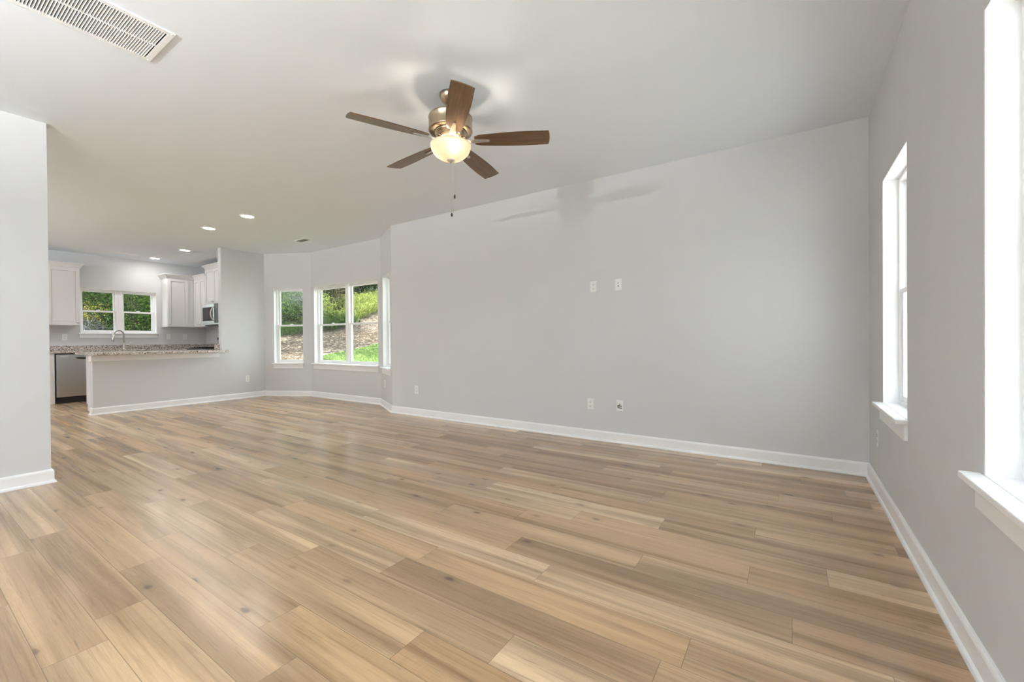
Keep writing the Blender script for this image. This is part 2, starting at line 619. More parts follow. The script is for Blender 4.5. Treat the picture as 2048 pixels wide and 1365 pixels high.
# ------------------------------------------------------------------ windows
def window(idx, P, Q, s0, s1, z0, z1, units, label, horn=0.03, proj=0.052, apron=0.085, fdep=0.077, stool=True, mull=0.045):
    P2, ang, L = frame_of(P, Q)
    c = (s0 + s1) / 2
    loc = P2 + Vector((math.cos(ang), math.sin(ang))) * c
    root = thing('window_%d' % idx, label, 'window', (loc.x, loc.y, z0), ang, None, 'structure')
    hw, h = (s1 - s0) / 2, z1 - z0
    # painted jamb liner
    jl = MB().ring(-hw, hw, 0, h, 0.004, 0.004, 0.004, 0.004, 0.001, fdep)
    jl.build('jamb_liner', M_TRIM, root)
    fr = MB()
    fw = 0.026
    fr.ring(-hw, hw, 0, h, fw, fw, fw, fw, fdep, TH - 0.005)
    uw = (2 * hw) / units
    for k in range(1, units):
        x = -hw + k * uw
        fr.box((x - mull, fdep - 0.012, 0.004), (x + mull, TH - 0.005, h - 0.004))
    fr.build('window_frame', M_VINYL, root, 0.003)
    for k in range(units):
        xa = -hw + k * uw + (fw if k == 0 else mull)
        xb = -hw + (k + 1) * uw - (fw if k == units - 1 else mull)
        zm = fw + (h - 2 * fw) * 0.50
        yl0, yl1 = fdep + 0.012, fdep + 0.038
        yu0, yu1 = fdep + 0.042, fdep + 0.068
        st = 0.030
        lo = MB().ring(xa, xb, fw, zm + 0.016, st, st, 0.032, 0.032, yl0, yl1).build('lower_sash', M_VINYL, root, 0.003)
        MB().box((xa + st - 0.003, yl0 + 0.011, fw + 0.03), (xb - st + 0.003, yl0 + 0.015, zm - 0.013)).build('pane', M_GLASS, lo)
        lk = MB().box(((xa + xb) / 2 - 0.03, yl0 - 0.004, zm + 0.016), ((xa + xb) / 2 + 0.03, yl1 - 0.004, zm + 0.026))
        lk.box(((xa + xb) / 2 - 0.008, yl0 - 0.002, zm + 0.024), ((xa + xb) / 2 + 0.022, yl0 + 0.01, zm + 0.034))
        lk.build('sash_lock', M_VINYL, lo, 0.002)
        up = MB().ring(xa, xb, zm - 0.016, h - fw, st, st, 0.032, 0.030, yu0, yu1).build('upper_sash', M_VINYL, root, 0.003)
        MB().box((xa + st - 0.003, yu0 + 0.011, zm + 0.013), (xb - st + 0.003, yu0 + 0.015, h - fw - 0.028)).build('pane', M_GLASS, up)
    if stool:
        o = MB()
        o.box((-hw - horn, -proj, -0.020), (hw + horn, 0.0, 0.003))
        o.box((-hw, 0.0, -0.020), (hw, fdep + 0.004, 0.003))
        o.build('window_sill', M_TRIM, root, 0.004)
        MB().box((-hw - horn + 0.012, -0.016, -0.020 - apron), (hw + horn - 0.012, 0.0, -0.020)).build('apron', M_TRIM, root, 0.002)
    # daylight portal (guides the sampling of the sky only)
    pd = bpy.data.lights.new('daylight_portal', 'AREA')
    pd.shape = 'RECTANGLE'
    pd.size, pd.size_y = 2 * hw - 0.02, h - 0.02
    pd.cycles.is_portal = True
    po = bpy.data.objects.new('daylight_portal', pd)
    COL.objects.link(po)
    out = Vector((-math.sin(ang), math.cos(ang)))
    po.location = (loc.x + out.x * (TH + 0.03), loc.y + out.y * (TH + 0.03), z0 + h / 2)
    po.rotation_euler = Vector((-out.x, -out.y, 0)).to_track_quat('-Z', 'Y').to_euler()
    return root

RP, RQ = (XR, YL), (XR, YB)
window(1, RP, RQ, *right_op[0], 1, 'tall narrow window on the right wall nearest the corner')
window(2, RP, RQ, *right_op[1], 1, 'tall window at the right edge, nearest the camera')
window(3, RP, RQ, *right_op[2], 1, 'tall window added out of view beside the camera for more daylight')  # unseen extra window, added to brighten the room
window(4, RP, RQ, *right_op[3], 2, 'wide glazed opening added on the right wall behind the camera for more daylight', stool=False)  # unseen extra glazing, put in for its daylight
window(5, B, A, wr0, wr1, WZ0, WZ1, 1, 'narrow bay window in the angled wall beside the long wall', horn=0.025)
window(6, C, B, *mid_op, 2, 'double bay window looking onto the lawn and bank', horn=0.03)
window(7, D, C, 0.196, 0.800, WZ0, WZ1, 1, 'single bay window left of the double window', horn=0.02)
window(8, (XK, YB), (XK, YL), kit_op[0] - YB, kit_op[1] - YB, kit_op[2], kit_op[3], 2, 'wide double kitchen window above the sink', horn=0.028, apron=0.07, mull=0.05)

# ------------------------------------------------------------------ ceiling fan
FC = Vector((-1.93, 2.18, H))
fan = thing('ceiling_fan', 'five-blade walnut ceiling fan with lit frosted bowl light', 'ceiling fan', FC)
zz = lambda z: z - H
MB().lathe([(0.074, 0.0), (0.075, -0.010), (0.072, -0.022), (0.060, -0.045), (0.042, -0.062), (0.030, -0.070), (0.016, -0.073)], 40).build('canopy', M_BRONZE, fan)
MB().lathe([(0.013, -0.06), (0.013, -0.135)], 20).build('downrod', M_BRONZE, fan)
MB().lathe([(0.018, -0.118), (0.034, -0.124), (0.05, -0.134), (0.11, -0.142), (0.140, -0.150), (0.149, -0.160), (0.1495, -0.166), (0.147, -0.169), (0.147, -0.243), (0.1495, -0.247), (0.147, -0.253), (0.135, -0.257), (0.113, -0.258)], 56).build('motor_housing', M_BRONZE, fan)
MB().lathe([(0.114, -0.256), (0.108, -0.268), (0.096, -0.286), (0.090, -0.292), (0.090, -0.298), (0.074, -0.303), (0.05, -0.306), (0.03, -0.31)], 48).build('switch_housing', M_BRONZE, fan)
fit = MB()
fit.lathe([(0.028, -0.30), (0.032, -0.312), (0.016, -0.322), (0.012, -0.44)], 24)
fit.build('light_kit_stem', M_BRONZE, fan)
for k in range(6):
    a = R(60 * k + 20)
    T = Matrix.Rotation(a, 4, 'Z')
    sc = MB()
    pts = []
    for i in range(17):
        q = i / 16
        ph = -2.2 + q * 5.6
        pts.append((0.095 + 0.017 * math.cos(ph), 0, -0.318 + 0.017 * math.sin(ph)))
    pts = [(0.045, 0, -0.306), (0.062, 0, -0.318), (0.076, 0, -0.331)] + pts
    sc.tube(pts, 0.0045, 8, 0, T)
    sc.lathe([(0.0, -0.012), (0.009, -0.010), (0.012, 0.0), (0.009, 0.010), (0.0, 0.012)], 12, 0, T @ Matrix.Translation((0.095, 0, -0.318)))
    sc.build('scroll_bracket', M_BRONZE, fan)
BR = 0.137
bo = [(BR, 0.0), (BR - 0.001, -0.016), (0.131, -0.034), (0.120, -0.054), (0.104, -0.072), (0.083, -0.087), (0.058, -0.098), (0.030, -0.104), (0.008, -0.106)]
bi = [(r - 0.004, z + 0.004) for r, z in bo[::-1]]
bi[-1] = (BR - 0.005, 0.0)
bi[0] = (0.008, -0.102)
bowl = MB().shell([(r, z + zz(2.400)) for r, z in bo + bi], 56)
bowl.build('glass_bowl', M_BOWL, fan)
MB().lathe([(0.020, zz(2.303)), (0.026, zz(2.298)), (0.026, zz(2.293)), (0.018, zz(2.286)), (0.009, zz(2.281)), (0.008, zz(2.276)), (0.004, zz(2.272)), (0.0, zz(2.271))], 28).build('finial', M_NICKEL, fan)
for i, a in enumerate((R(205), R(325), R(85))):
    bx, by = 0.096 * math.cos(a), 0.096 * math.sin(a)
    bl = MB().lathe([(0.0, 0.020), (0.010, 0.017), (0.0145, 0.008), (0.0145, 0.0), (0.011, -0.010), (0.006, -0.018), (0.0, -0.019)], 16, 0, Matrix.Translation((bx, by, zz(2.366))))
    ob = bl.build('bulb', M_BULB, fan)
    ob.visible_shadow = True
    MB().lathe([(0.012, 0.018), (0.013, 0.046), (0.006, 0.05)], 16, 0, Matrix.Translation((bx, by, zz(2.366)))).build('bulb_socket', M_PLATE, fan)
    ld = bpy.data.lights.new('bulb_light', 'POINT')
    ld.energy = FAN_W
    ld.color = (1, 0.87, 0.72)
    ld.shadow_soft_size = 0.016
    lo = bpy.data.objects.new('bulb_light', ld)
    COL.objects.link(lo)
    lo.parent = fan
    lo.location = (bx, by, zz(2.366) - 0.018)
A0 = R(-42.85)
def blade_outline():
    pts = []
    L0, L1 = 0.165, 0.665
    top, bot = [], []
    for i in range(15):
        q = i / 14
        r = L0 + (L1 - L0) * q
        wd = 0.050 + 0.021 * math.sin(min(1.0, q / 0.72) * math.pi / 2) - 0.004 * max(0, q - 0.72) / 0.28
        if q < 0.06:
            wd -= 0.010 * (1 - q / 0.06)
        top.append((r, wd))
        bot.append((r, -wd * 0.96))
    tip = [(L1 + 0.006, 0.035), (L1 + 0.008, 0.0), (L1 + 0.006, -0.035)]
    return bot + tip[::-1] + top[::-1]
for k in range(5):
    a = A0 + k * 2 * math.pi / 5
    bo_ = MB().prism(blade_outline(), -0.003, 0.003)
    b_ = bo_.build('blade', M_BLADE, fan, 0.0015)
    b_.location = (0, 0, zz(2.424))
    # outward-looking right-hand edge (-y) is higher
    b_.rotation_euler = (Matrix.Rotation(a, 3, 'Z') @ Matrix.Rotation(R(-12), 3, 'X')).to_euler()
    ir = MB()
    ir.prism([(0.075, -0.014), (0.16, -0.017), (0.20, -0.014), (0.262, -0.010), (0.268, -0.005), (0.269, 0), (0.268, 0.005), (0.262, 0.010), (0.20, 0.014), (0.16, 0.017), (0.075, 0.014)], -0.010, -0.004)
    ir.lathe([(0.0055, -0.0125), (0.0055, -0.009)], 12, 0, Matrix.Translation((0.255, 0, 0)))
    ir.build('blade_iron', M_NICKEL, b_, 0.0015)
tox = Vector((math.cos(yaw), math.sin(yaw)))
for dx, zb in ((0.003, 1.924), (0.024, 2.047)):
    px, py = tox.x * dx, tox.y * dx
    zt = zz(2.285)
    pts = [(px, py, zt), (px, py, zz(zb) + 0.012)]
    ch = MB().tube(pts, 0.0007, 6)
    zz_ = zt
    while zz_ > zz(zb) + 0.016:
        ch.lathe([(0, -0.0012), (0.0012, 0), (0, 0.0012)], 6, 0, Matrix.Translation((px, py, zz_)))
        zz_ -= 0.009
    co = ch.build('pull_chain', M_CHAIN, fan)
    MB().lathe([(0.0, 0.014), (0.004, 0.012), (0.0062, 0.002), (0.0065, -0.006), (0.005, -0.012), (0.0, -0.014)], 14, 0, Matrix.Translation((px, py, zz(zb)))).build('pull_fob', M_BLACK, co)

# ------------------------------------------------------------------ recessed lights
def downlight(x, y, label):
    r = thing('recessed_light', label, 'ceiling light', (x, y, H), 0, 'recessed ceiling lights')
    MB().shell([(0.098, 0.0), (0.098, -0.003), (0.092, -0.007), (0.078, -0.006), (0.074, -0.002), (0.074, 0.0)], 36).build('trim_ring', M_VENT, r)
    MB().lathe([(0.0745, -0.0015), (0.05, -0.004), (0.0, -0.005)], 32).build('lens', M_LENS, r)
    ld = bpy.data.lights.new('downlight_lamp', 'AREA')
    ld.shape = 'DISK'
    ld.size = 0.13
    ld.energy = CAN_W
    ld.color = (1, 0.96, 0.92)
    lo = bpy.data.objects.new('downlight_lamp', ld)
    COL.objects.link(lo)
    lo.parent = r
    lo.location = (0, 0, -0.008)
    return r
downlight(-6.065, 2.77, 'round lit downlight nearest the ceiling fan')
downlight(-7.172, 2.742, 'round lit downlight second from the ceiling fan')
downlight(-9.266, 3.155, 'round lit downlight over the kitchen, third from the fan')
downlight(-10.638, 3.118, 'round lit downlight closest to the kitchen window wall')
downlight(-9.30, 1.36, 'round downlight half hidden behind the left partition edge')

# opaque bowl uplights added out of view behind camera and partition as fill
def fill_pendant(x, y, watts, label):
    pn = thing('fill_uplight', label, 'pendant lamp', (x, y, H), 0, 'added bowl uplights')
    MB().lathe([(0.06, 0.0), (0.06, -0.02), (0.012, -0.03), (0.008, -0.04), (0.008, -0.62)], 24).build('fill_rod', M_NICKEL, pn)
    pf = [(0.24, -0.50), (0.235, -0.53), (0.20, -0.575), (0.14, -0.61), (0.07, -0.628), (0.006, -0.632)]
    MB().shell(pf + [(r - 0.004 if r > 0.01 else r, z + 0.004) for r, z in pf[::-1]], 40).build('fill_bowl', M_VENT, pn)
    ld = bpy.data.lights.new('fill_light', 'POINT')
    ld.energy = watts
    ld.color = (0.93, 0.965, 1.0)
    ld.shadow_soft_size = 0.05
    lo = bpy.data.objects.new('fill_light', ld)
    COL.objects.link(lo)
    lo.parent = pn
    lo.location = (0.07, 0, -0.53)
fill_pendant(-2.0, -1.7, FILL_W, 'added fill uplight out of view in the living room behind the camera')
fill_pendant(-8.2, -1.9, FILL_W * 1.3, 'added fill uplight out of view in the dining space behind the partition')

# ------------------------------------------------------------------ ceiling vents
vx0, vx1, vy0, vy1 = -3.165, -2.775, 0.14, 0.916
rv = thing('return_air_grille', 'large white louvred return grille near the ceiling corner', 'vent', ((vx0 + vx1) / 2, (vy0 + vy1) / 2, H))
hx, hy = (vx1 - vx0) / 2, (vy1 - vy0) / 2
fr = MB()
fw = 0.030
for a, b in (((-hx, -hy), (-hx + fw, hy)), ((hx - fw, -hy), (hx, hy)), ((-hx + fw, -hy), (hx - fw, -hy + fw)), ((-hx + fw, hy - fw), (hx - fw, hy))):
    fr.box((a[0], a[1], -0.007), (b[0], b[1], 0.0))
fr.box((-0.007, -hy + fw, -0.006), (0.007, hy - fw, 0.0))
fr.build('grille_frame', M_VENT, rv, 0.002)
lv = MB()
y = -hy + fw + 0.004
while y < hy - fw - 0.002:
    for xa, xb in ((-hx + fw, -0.007), (0.007, hx - fw)):
        T = Matrix.Translation(((xa + xb) / 2, y, -0.0045)) @ Matrix.Rotation(R(-50), 4, 'X')
        lv.box((-(xb - xa) / 2, -0.0045, -0.0005), ((xb - xa) / 2, 0.0045, 0.0005), 0, T)
    y += 0.0113
lv.build('louvers', M_VENT, rv)
MB().box((-hx + fw - 0.004, -hy + fw - 0.004, -0.0006), (hx - fw + 0.004, hy - fw + 0.004, -0.0001)).build('duct_backing', M_DUCT, rv)
for sx in (-1, 1):
    for sy in (-1, 1):
        MB().lathe([(0.004, 0.0), (0.004, -0.0015), (0.0, -0.0022)], 10, 0, Matrix.Translation((sx * (hx - 0.014), sy * (hy - 0.014), -0.007))).build('screw', M_VENT, rv)

def register(x, y, lx, ly, label, along='x'):
    r = thing('ceiling_register', label, 'vent', (x, y, H), 0, 'small ceiling registers')
    f = MB()
    e = 0.022
    f.box((-lx / 2, -ly / 2, -0.006), (-lx / 2 + e, ly / 2, 0))
    f.box((lx / 2 - e, -ly / 2, -0.006), (lx / 2, ly / 2, 0))
    f.box((-lx / 2 + e, -ly / 2, -0.006), (lx / 2 - e, -ly / 2 + e, 0))
    f.box((-lx / 2 + e, ly / 2 - e, -0.006), (lx / 2 - e, ly / 2, 0))
    f.build('register_frame', M_VENT, r, 0.002)
    l = MB()
    if along == 'x':
        q = -ly / 2 + e + 0.006
        while q < ly / 2 - e:
            l.box((-lx / 2 + e, -0.005, -0.0005), (lx / 2 - e, 0.005, 0.0005), 0, Matrix.Translation((0, q, -0.004)) @ Matrix.Rotation(R(38), 4, 'X'))
            q += 0.016
    else:
        q = -lx / 2 + e + 0.006
        while q < lx / 2 - e:
            l.box((-0.005, -ly / 2 + e, -0.0005), (0.005, ly / 2 - e, 0.0005), 0, Matrix.Translation((q, 0, -0.004)) @ Matrix.Rotation(R(-38), 4, 'Y'))
            q += 0.016
    l.build('louvers', M_VENT, r)
    MB().box((-lx / 2 + e - 0.002, -ly / 2 + e - 0.002, -0.0006), (lx / 2 - e + 0.002, ly / 2 - e + 0.002, -0.0001)).build('duct_backing', M_DUCT, r)
    return r
register(-6.79, 3.95, 0.30, 0.15, 'small ceiling register above the bay windows')
register(-10.53, 2.66, 0.15, 0.32, 'small ceiling register in front of the kitchen window', 'y')

# ------------------------------------------------------------------ outlets and plates
def plate_root(name, P, Q, pos, z, label, cat='outlet', group='duplex wall outlets'):
    """pos is an (x, y) point on the wall P->Q"""
    P2, ang, L = frame_of(P, Q)
    d = Vector((math.cos(ang), math.sin(ang)))
    s = (Vector(pos) - P2).dot(d)
    q = P2 + d * s
    r = thing(name, label, cat, (q.x, q.y, z), ang, group)
    MB().box((-0.0355, -0.006, -0.058), (0.0355, 0.0, 0.058)).build('cover_plate', M_PLATE, r, 0.003)
    return r
def outlet(P, Q, pos, z, label):
    r = plate_root('wall_outlet', P, Q, pos, z, label)
    for dz in (0.021, -0.021):
        o = MB()
        T = Matrix.Translation((0, -0.0062, dz)) @ Matrix.Rotation(R(90), 4, 'X')
        pts = []
        for i in range(24):
            a = 2 * math.pi * i / 24
            pts.append((0.0168 * math.cos(a), max(-0.0135, min(0.0135, 0.0168 * math.sin(a)))))
        o.prism(pts, 0.0, 0.0022, 0, T)
        o.box((-0.0075, -0.0092, dz - 0.001), (-0.0052, -0.0083, dz + 0.0085), 1)
        o.box((0.0052, -0.0092, dz - 0.0005), (0.0075, -0.0083, dz + 0.008), 1)
        o.box((-0.0026, -0.0092, dz - 0.0105), (0.0026, -0.0083, dz - 0.0055), 1)
        o.build('receptacle', [M_PLATE, M_DARK], r)
    MB().lathe([(0.0034, 0), (0.0034, 0.0012), (0.0, 0.0018)], 10, 0, Matrix.Translation((0, -0.006, 0)) @ Matrix.Rotation(R(90), 4, 'X')).build('screw', M_PLATE, r)
    return r
LW = (A, (XR, YL))
outlet(*LW, (-1.729, YL), 1.613, 'wall outlet high on the long wall beside the jack plate')
outlet(*LW, (-1.769, YL), 0.374, 'wall outlet low on the long wall beside the cable plate')
outlet(*LW, (-4.369, YL), 0.367, 'wall outlet low on the long wall next to the bay corner')
outlet(RP, RQ, (XR, 3.788), 0.372, 'wall outlet under the right wall window near the corner')
outlet((XS, YS), D, (XS, 3.84), 0.36, 'wall outlet on the stub wall between peninsula and bay')
outlet(B, A, (-5.355, 4.446), 0.374, 'wall outlet under the narrow angled bay window')
KW = ((XK, YB), (XK, YL))
outlet(*KW, (XK, 1.928), 1.16, 'wall outlet above the backsplash under the left wall cabinet')
outlet(*KW, (XK, 3.482), 1.166, 'wall outlet right of the kitchen window under the corner cabinet')
outlet(*KW, (XK, 3.775), 1.163, 'wall outlet in the kitchen corner under the corner cabinet')
# jack plate
r = plate_root('jack_plate', *LW, (-1.459, YL), 1.616, 'white plate with two dark jacks high on the long wall', 'wall plate', 'media plates')
Ty = lambda x, z: Matrix.Translation((x, -0.006, z)) @ Matrix.Rotation(R(90), 4, 'X')
MB().lathe([(0.0085, 0), (0.0085, 0.002), (0.006, 0.0025)], 16, 0, Ty(0, 0.014)).lathe([(0.0045, 0.0025), (0.0045, 0.009), (0.0, 0.009)], 12, 1, Ty(0.0, 0.014)).build('coaxial_jack', [M_PLATE, M_DARK], r)
MB().box((-0.009, -0.0075, -0.024), (0.009, -0.006, -0.006)).box((-0.0058, -0.0082, -0.020), (0.0058, -0.0073, -0.010), 1).build('network_jack', [M_PLATE, M_DARK], r)
# cable plate
r = plate_root('cable_plate', *LW, (-1.451, YL), 0.381, 'white plate with dark cable stubs low on the long wall', 'wall plate', 'media plates')
MB().box((-0.026, -0.0075, -0.030), (0.026, -0.006, 0.022)).build('pass_through', M_PLATE, r, 0.002)
o = MB()
o.tube([(0, -0.007, 0.021), (0.001, -0.012, 0.012), (0.003, -0.014, 0.004), (-0.006, -0.014, -0.003), (-0.02, -0.013, 0.001)], 0.0032, 8)
o.build('cable_stub', M_DARK, r)
o = MB()
o.tube([(-0.019, -0.010, 0.004), (-0.006, -0.013, 0.001), (0.008, -0.013, -0.003), (0.022, -0.010, -0.003)], 0.0038, 8)
o.build('cable_stub', M_DARK, r)
o = MB()
o.tube([(-0.022, -0.009, -0.008), (-0.016, -0.013, -0.017), (-0.002, -0.014, -0.021), (0.012, -0.013, -0.021), (0.022, -0.009, -0.024)], 0.0042, 8)
o.build('cable_stub', M_DARK, r)

# ------------------------------------------------------------------ kitchen
def shaker_door(o, x0, x1, z0, z1, y, th=0.019, st=0.055):
    """door face towards -y, front at y, local xz plane"""
    o.ring(x0, x1, z0, z1, st, st, st, st, y, y + th)
    o.box((x0 + st, y + 0.0165, z0 + st), (x1 - st, y + th, z1 - st))
    e = 0.0045
    o.box((x0 + st + e, y + 0.010, z0 + st + e), (x1 - st - e, y + 0.0165, z1 - st - e))

def crown(o, x0, x1, y, z, ret0, ret1, dep=0.33, out=0.055, hh=0.085):
    """flared moulding along the front (towards -y) with optional returns"""
    prof = [(0, 0), (0.008, 0.0), (0.012, 0.012), (0.030, 0.045), (0.046, 0.066), (out, 0.070), (out, hh), (0, hh)]
    path = []
    if ret0:
        path.append(((x0, y + dep), (-1, 0)))
        path.append(((x0, y), (-1, -1)))
    else:
        path.append(((x0, y), (0, -1)))
    if ret1:
        path.append(((x1, y), (1, -1)))
        path.append(((x1, y + dep), (1, 0)))
    else:
        path.append(((x1, y), (0, -1)))
    k = len(prof)
    vs = []
    for (px, py), (nx, ny) in path:
        vs += [(px + nx * r, py + ny * r, z + h) for r, h in prof]
    fs = []
    for i in range(len(path) - 1):
        for j in range(k):
            j2 = (j + 1) % k
            fs.append((i * k + j, i * k + j2, (i + 1) * k + j2, (i + 1) * k + j))
    fs.append(tuple(range(k)))
    fs.append(tuple(range(len(vs) - 1, len(vs) - k - 1, -1)))
    o.add(vs, fs)

def knob(par, x, y, z):
    T = Matrix.Translation((x, y, z)) @ Matrix.Rotation(R(90), 4, 'X')
    MB().lathe([(0.006, 0), (0.005, 0.012), (0.013, 0.018), (0.0145, 0.023), (0.011, 0.028), (0.0, 0.030)], 16, 0, T).build('knob', M_NICKEL, par)

def upper_cabinet(label, loc, rotz, wd, z0, z1, doors, dep=0.33, ret=(1, 1), filler=None):
    """doors: list of (x0, x1, knob_x); local front towards -y, back at y = dep"""
    r = thing('wall_cabinet', label, 'cabinet', loc, rotz, 'white kitchen wall cabinets')
    MB().box((0, 0.0, z0), (wd, dep, z1)).build('cabinet_body', M_CAB, r, 0.002)
    for x0, x1, kx in doors:
        o = MB()
        shaker_door(o, x0, x1, z0 + 0.006, z1 - 0.02, -0.020)
        d = o.build('door', M_CAB, r, 0.002)
        knob(d, kx, -0.020, z0 + 0.055)
    o = MB()
    crown(o, 0, wd, -0.004, z1 - 0.012, ret[0], ret[1], dep)
    o.build('crown_moulding', M_CAB, r)
    return r
# rear wall cabinets face +x: local -y -> +x, local x -> +y
RZ = R(90)
upper_cabinet('white wall cabinet left of the kitchen window', (XK + 0.33, 1.235, 0), RZ, 0.84, 1.372, 2.425, [(0.004, 0.417, 0.385), (0.423, 0.836, 0.80)], ret=(1, 1))
upper_cabinet('white corner wall cabinet right of the kitchen window', (XK + 0.33, 3.362, 0), RZ, YL - 3.362, 1.372, 2.405, [(0.006, 0.362, 0.035)], ret=(1, 0))
# side wall cabinets face -y
upper_cabinet('white wall cabinet between corner and microwave', (XK + 0.33 + 0.002, YL - 0.33, 0), 0, 0.572, 1.372, 2.405, [(0.02, 0.293, 0.262), (0.297, 0.568, 0.325)], ret=(0, 1))
upper_cabinet('short white wall cabinet above the microwave, highest of the row', (-10.245, YL - 0.33, 0), 0, 0.76, 1.832, 2.575, [(0.006, 0.377, 0.347), (0.383, 0.754, 0.413)], ret=(1, 1))

# microwave
mw = thing('microwave', 'stainless over-range microwave under the short cabinet', 'microwave', (-9.865, YL - 0.40, 1.405))
MB().box((-0.378, 0.012, 0), (0.378, 0.398, 0.42)).build('microwave_body', M_BLACK, mw, 0.003)
o = MB()
o.ring(-0.378, 0.19, 0.03, 0.42, 0.022, 0.05, 0.045, 0.065, -0.012, 0.012)
d = o.build('microwave_door', M_STEEL, mw, 0.003)
MB().box((-0.357, -0.009, 0.074), (0.141, 0.008, 0.356)).build('door_glass', mat('black_glass', (0.012, 0.012, 0.013), 0.06), d)
hp = []
for i in range(13):
    q = i / 12
    hp.append((0.150 + 0.025 - 0.05 * math.sin(q * math.pi) * 0.6, -0.018 - 0.038 * math.sin(q * math.pi), 0.07 + 0.29 * q))
MB().tube(hp, 0.011, 12).build('door_handle', M_NICKEL, d)
MB().box((0.193, -0.012, 0.03), (0.378, 0.012, 0.42)).build('control_panel', M_BLACK, mw, 0.003)
MB().box((-0.378, -0.008, 0.0), (0.378, 0.012, 0.028)).build('bottom_vent', M_STEEL, mw, 0.002)

# base run along the rear wall
XF = -10.60           # front of base units
base = thing('base_cabinet', 'white base cabinets right of the dishwasher behind the peninsula', 'cabinet', (XF, 2.335, 0), RZ)
MB().box((0, 0.02, 0.10), (1.20, 0.53, 0.876)).box((0, 0.08, 0.0), (1.20, 0.53, 0.10)).build('cabinet_body', M_CAB, base)
for x0, x1, kx in ((0.004, 0.397, 0.36), (0.403, 0.797, 0.44), (0.803, 1.196, 0.84)):
    o = MB()
    shaker_door(o, x0, x1, 0.115, 0.70, 0.0)
    d = o.build('door', M_CAB, base, 0.002)
    knob(d, kx, 0.0, 0.65)
    o = MB().box((x0, 0.0, 0.715), (x1, 0.019, 0.862))
    d = o.build('drawer_front', M_CAB, base, 0.003)
fil = MB().box((XK + 0.002, 1.02, 0.0), (XF + 0.005, 1.708, 0.876)).build('end_cabinet', M_CAB, None, 0.002)
tag(fil, 'white cabinet side left of the dishwasher', 'cabinet')
# dishwasher
dw = thing('dishwasher', 'stainless dishwasher with black toe kick under the counter', 'dishwasher', (XF, 1.713, 0), RZ)
MB().box((0.0, 0.045, 0.0), (0.61, 0.53, 0.868)).build('tub_body', M_BLACK, dw)
dd = MB()
ny, nz = 2, 24
prof = []
vs, fs = [], []
for i in range(nz + 1):
    q = i / nz
    z = 0.112 + (0.852 - 0.112) * q
    dep = -0.006 - 0.010 * math.sin(q * math.pi) - 0.006 * max(0, (q - 0.75) / 0.25) ** 2
    vs += [(0.012, dep, z), (0.600, dep, z), (0.600, 0.045, z), (0.012, 0.045, z)]
for i in range(nz):
    for j in range(4):
        j2 = (j + 1) % 4
        fs.append((i * 4 + j, i * 4 + j2, (i + 1) * 4 + j2, (i + 1) * 4 + j))
fs.append((3, 2, 1, 0))
fs.append(tuple(nz * 4 + j for j in range(4)))
dd.add(vs, fs, 0, False)
dob = dd.build('dishwasher_door', M_STEEL, dw)
o = MB().box((0.055, -0.0215, 0.808), (0.16, -0.0185, 0.835))
o.build('control_strip', mat('strip_grey', (0.62, 0.62, 0.61), 0.3), dob)
o = MB()
pts = [(0.24, 0.79), (0.27, 0.800), (0.44, 0.800), (0.47, 0.79), (0.43, 0.772), (0.355, 0.764), (0.28, 0.772)]
o.prism([(x, z) for x, z in pts], 0.0, 0.006, 0, Matrix.Translation((0, -0.0155, 0)) @ Matrix.Rotation(R(90), 4, 'X'))
o.build('pocket_handle', M_BLACK, dob)
MB().box((0.008, 0.010, 0.0), (0.602, 0.05, 0.106)).build('toe_kick', M_BLACK, dw)

# counters (granite)
ct = thing('kitchen_counter', 'speckled granite counter with backsplash below the kitchen window', 'countertop', (XK, 1.0, 0.876))
MB().box((0.002, 0, 0), (XF - XK + 0.03, YL - 1.0 - 0.002, 0.038)).box((XF - XK + 0.03, 2.54, 0), (0.90, YL - 1.0 - 0.002, 0.038)).build('counter_slab', M_GRANITE, ct, 0.003)
bs = MB().box((XK + 0.001, 1.0, 0.9145), (XK + 0.021, YL - 0.024, 1.004)).build('backsplash', M_GRANITE, None, 0.002)
tag(bs, 'long granite backsplash strip under the kitchen window', 'backsplash')
bs = MB().box((XK + 0.022, YL - 0.022, 0.9145), (XK + 0.90, YL - 0.002, 1.004)).build('backsplash', M_GRANITE, None, 0.002)
tag(bs, 'granite backsplash strip on the wall beside the range', 'backsplash')
cbx = MB().box((-10.53, 3.55, 0.0), (-10.26, YL - 0.003, 0.875)).build('base_cabinet', M_CAB)
tag(cbx, 'white base cabinet in the corner beside the range', 'cabinet')
# range
rg = thing('range', 'black topped range partly hidden behind the peninsula', 'range', (-9.865, 3.50, 0))
MB().box((-0.378, 0.02, 0.0), (0.378, 0.655, 0.895)).build('range_body', M_STEEL, rg, 0.003)
MB().box((-0.38, -0.005, 0.895), (0.38, 0.655, 0.922)).build('cooktop', M_BLACK, rg, 0.004)
gr = MB()
for cx in (-0.19, 0.19):
    for q in (-0.13, 0, 0.13):
        gr.box((cx + q - 0.006, 0.06, 0.93), (cx + q + 0.006, 0.60, 0.942))
    for q in (0.08, 0.33, 0.58):
        gr.box((cx - 0.15, q - 0.006, 0.922), (cx + 0.15, q + 0.006, 0.940))
gr.build('burner_grate', M_BLACK, rg)
MB().box((-0.33, -0.02, 0.20), (0.33, 0.02, 0.72)).build('oven_door', M_BLACK, rg, 0.004)
MB().tube([(-0.3, -0.05, 0.76), (0.3, -0.05, 0.76)], 0.012).build('oven_handle', M_NICKEL, rg)

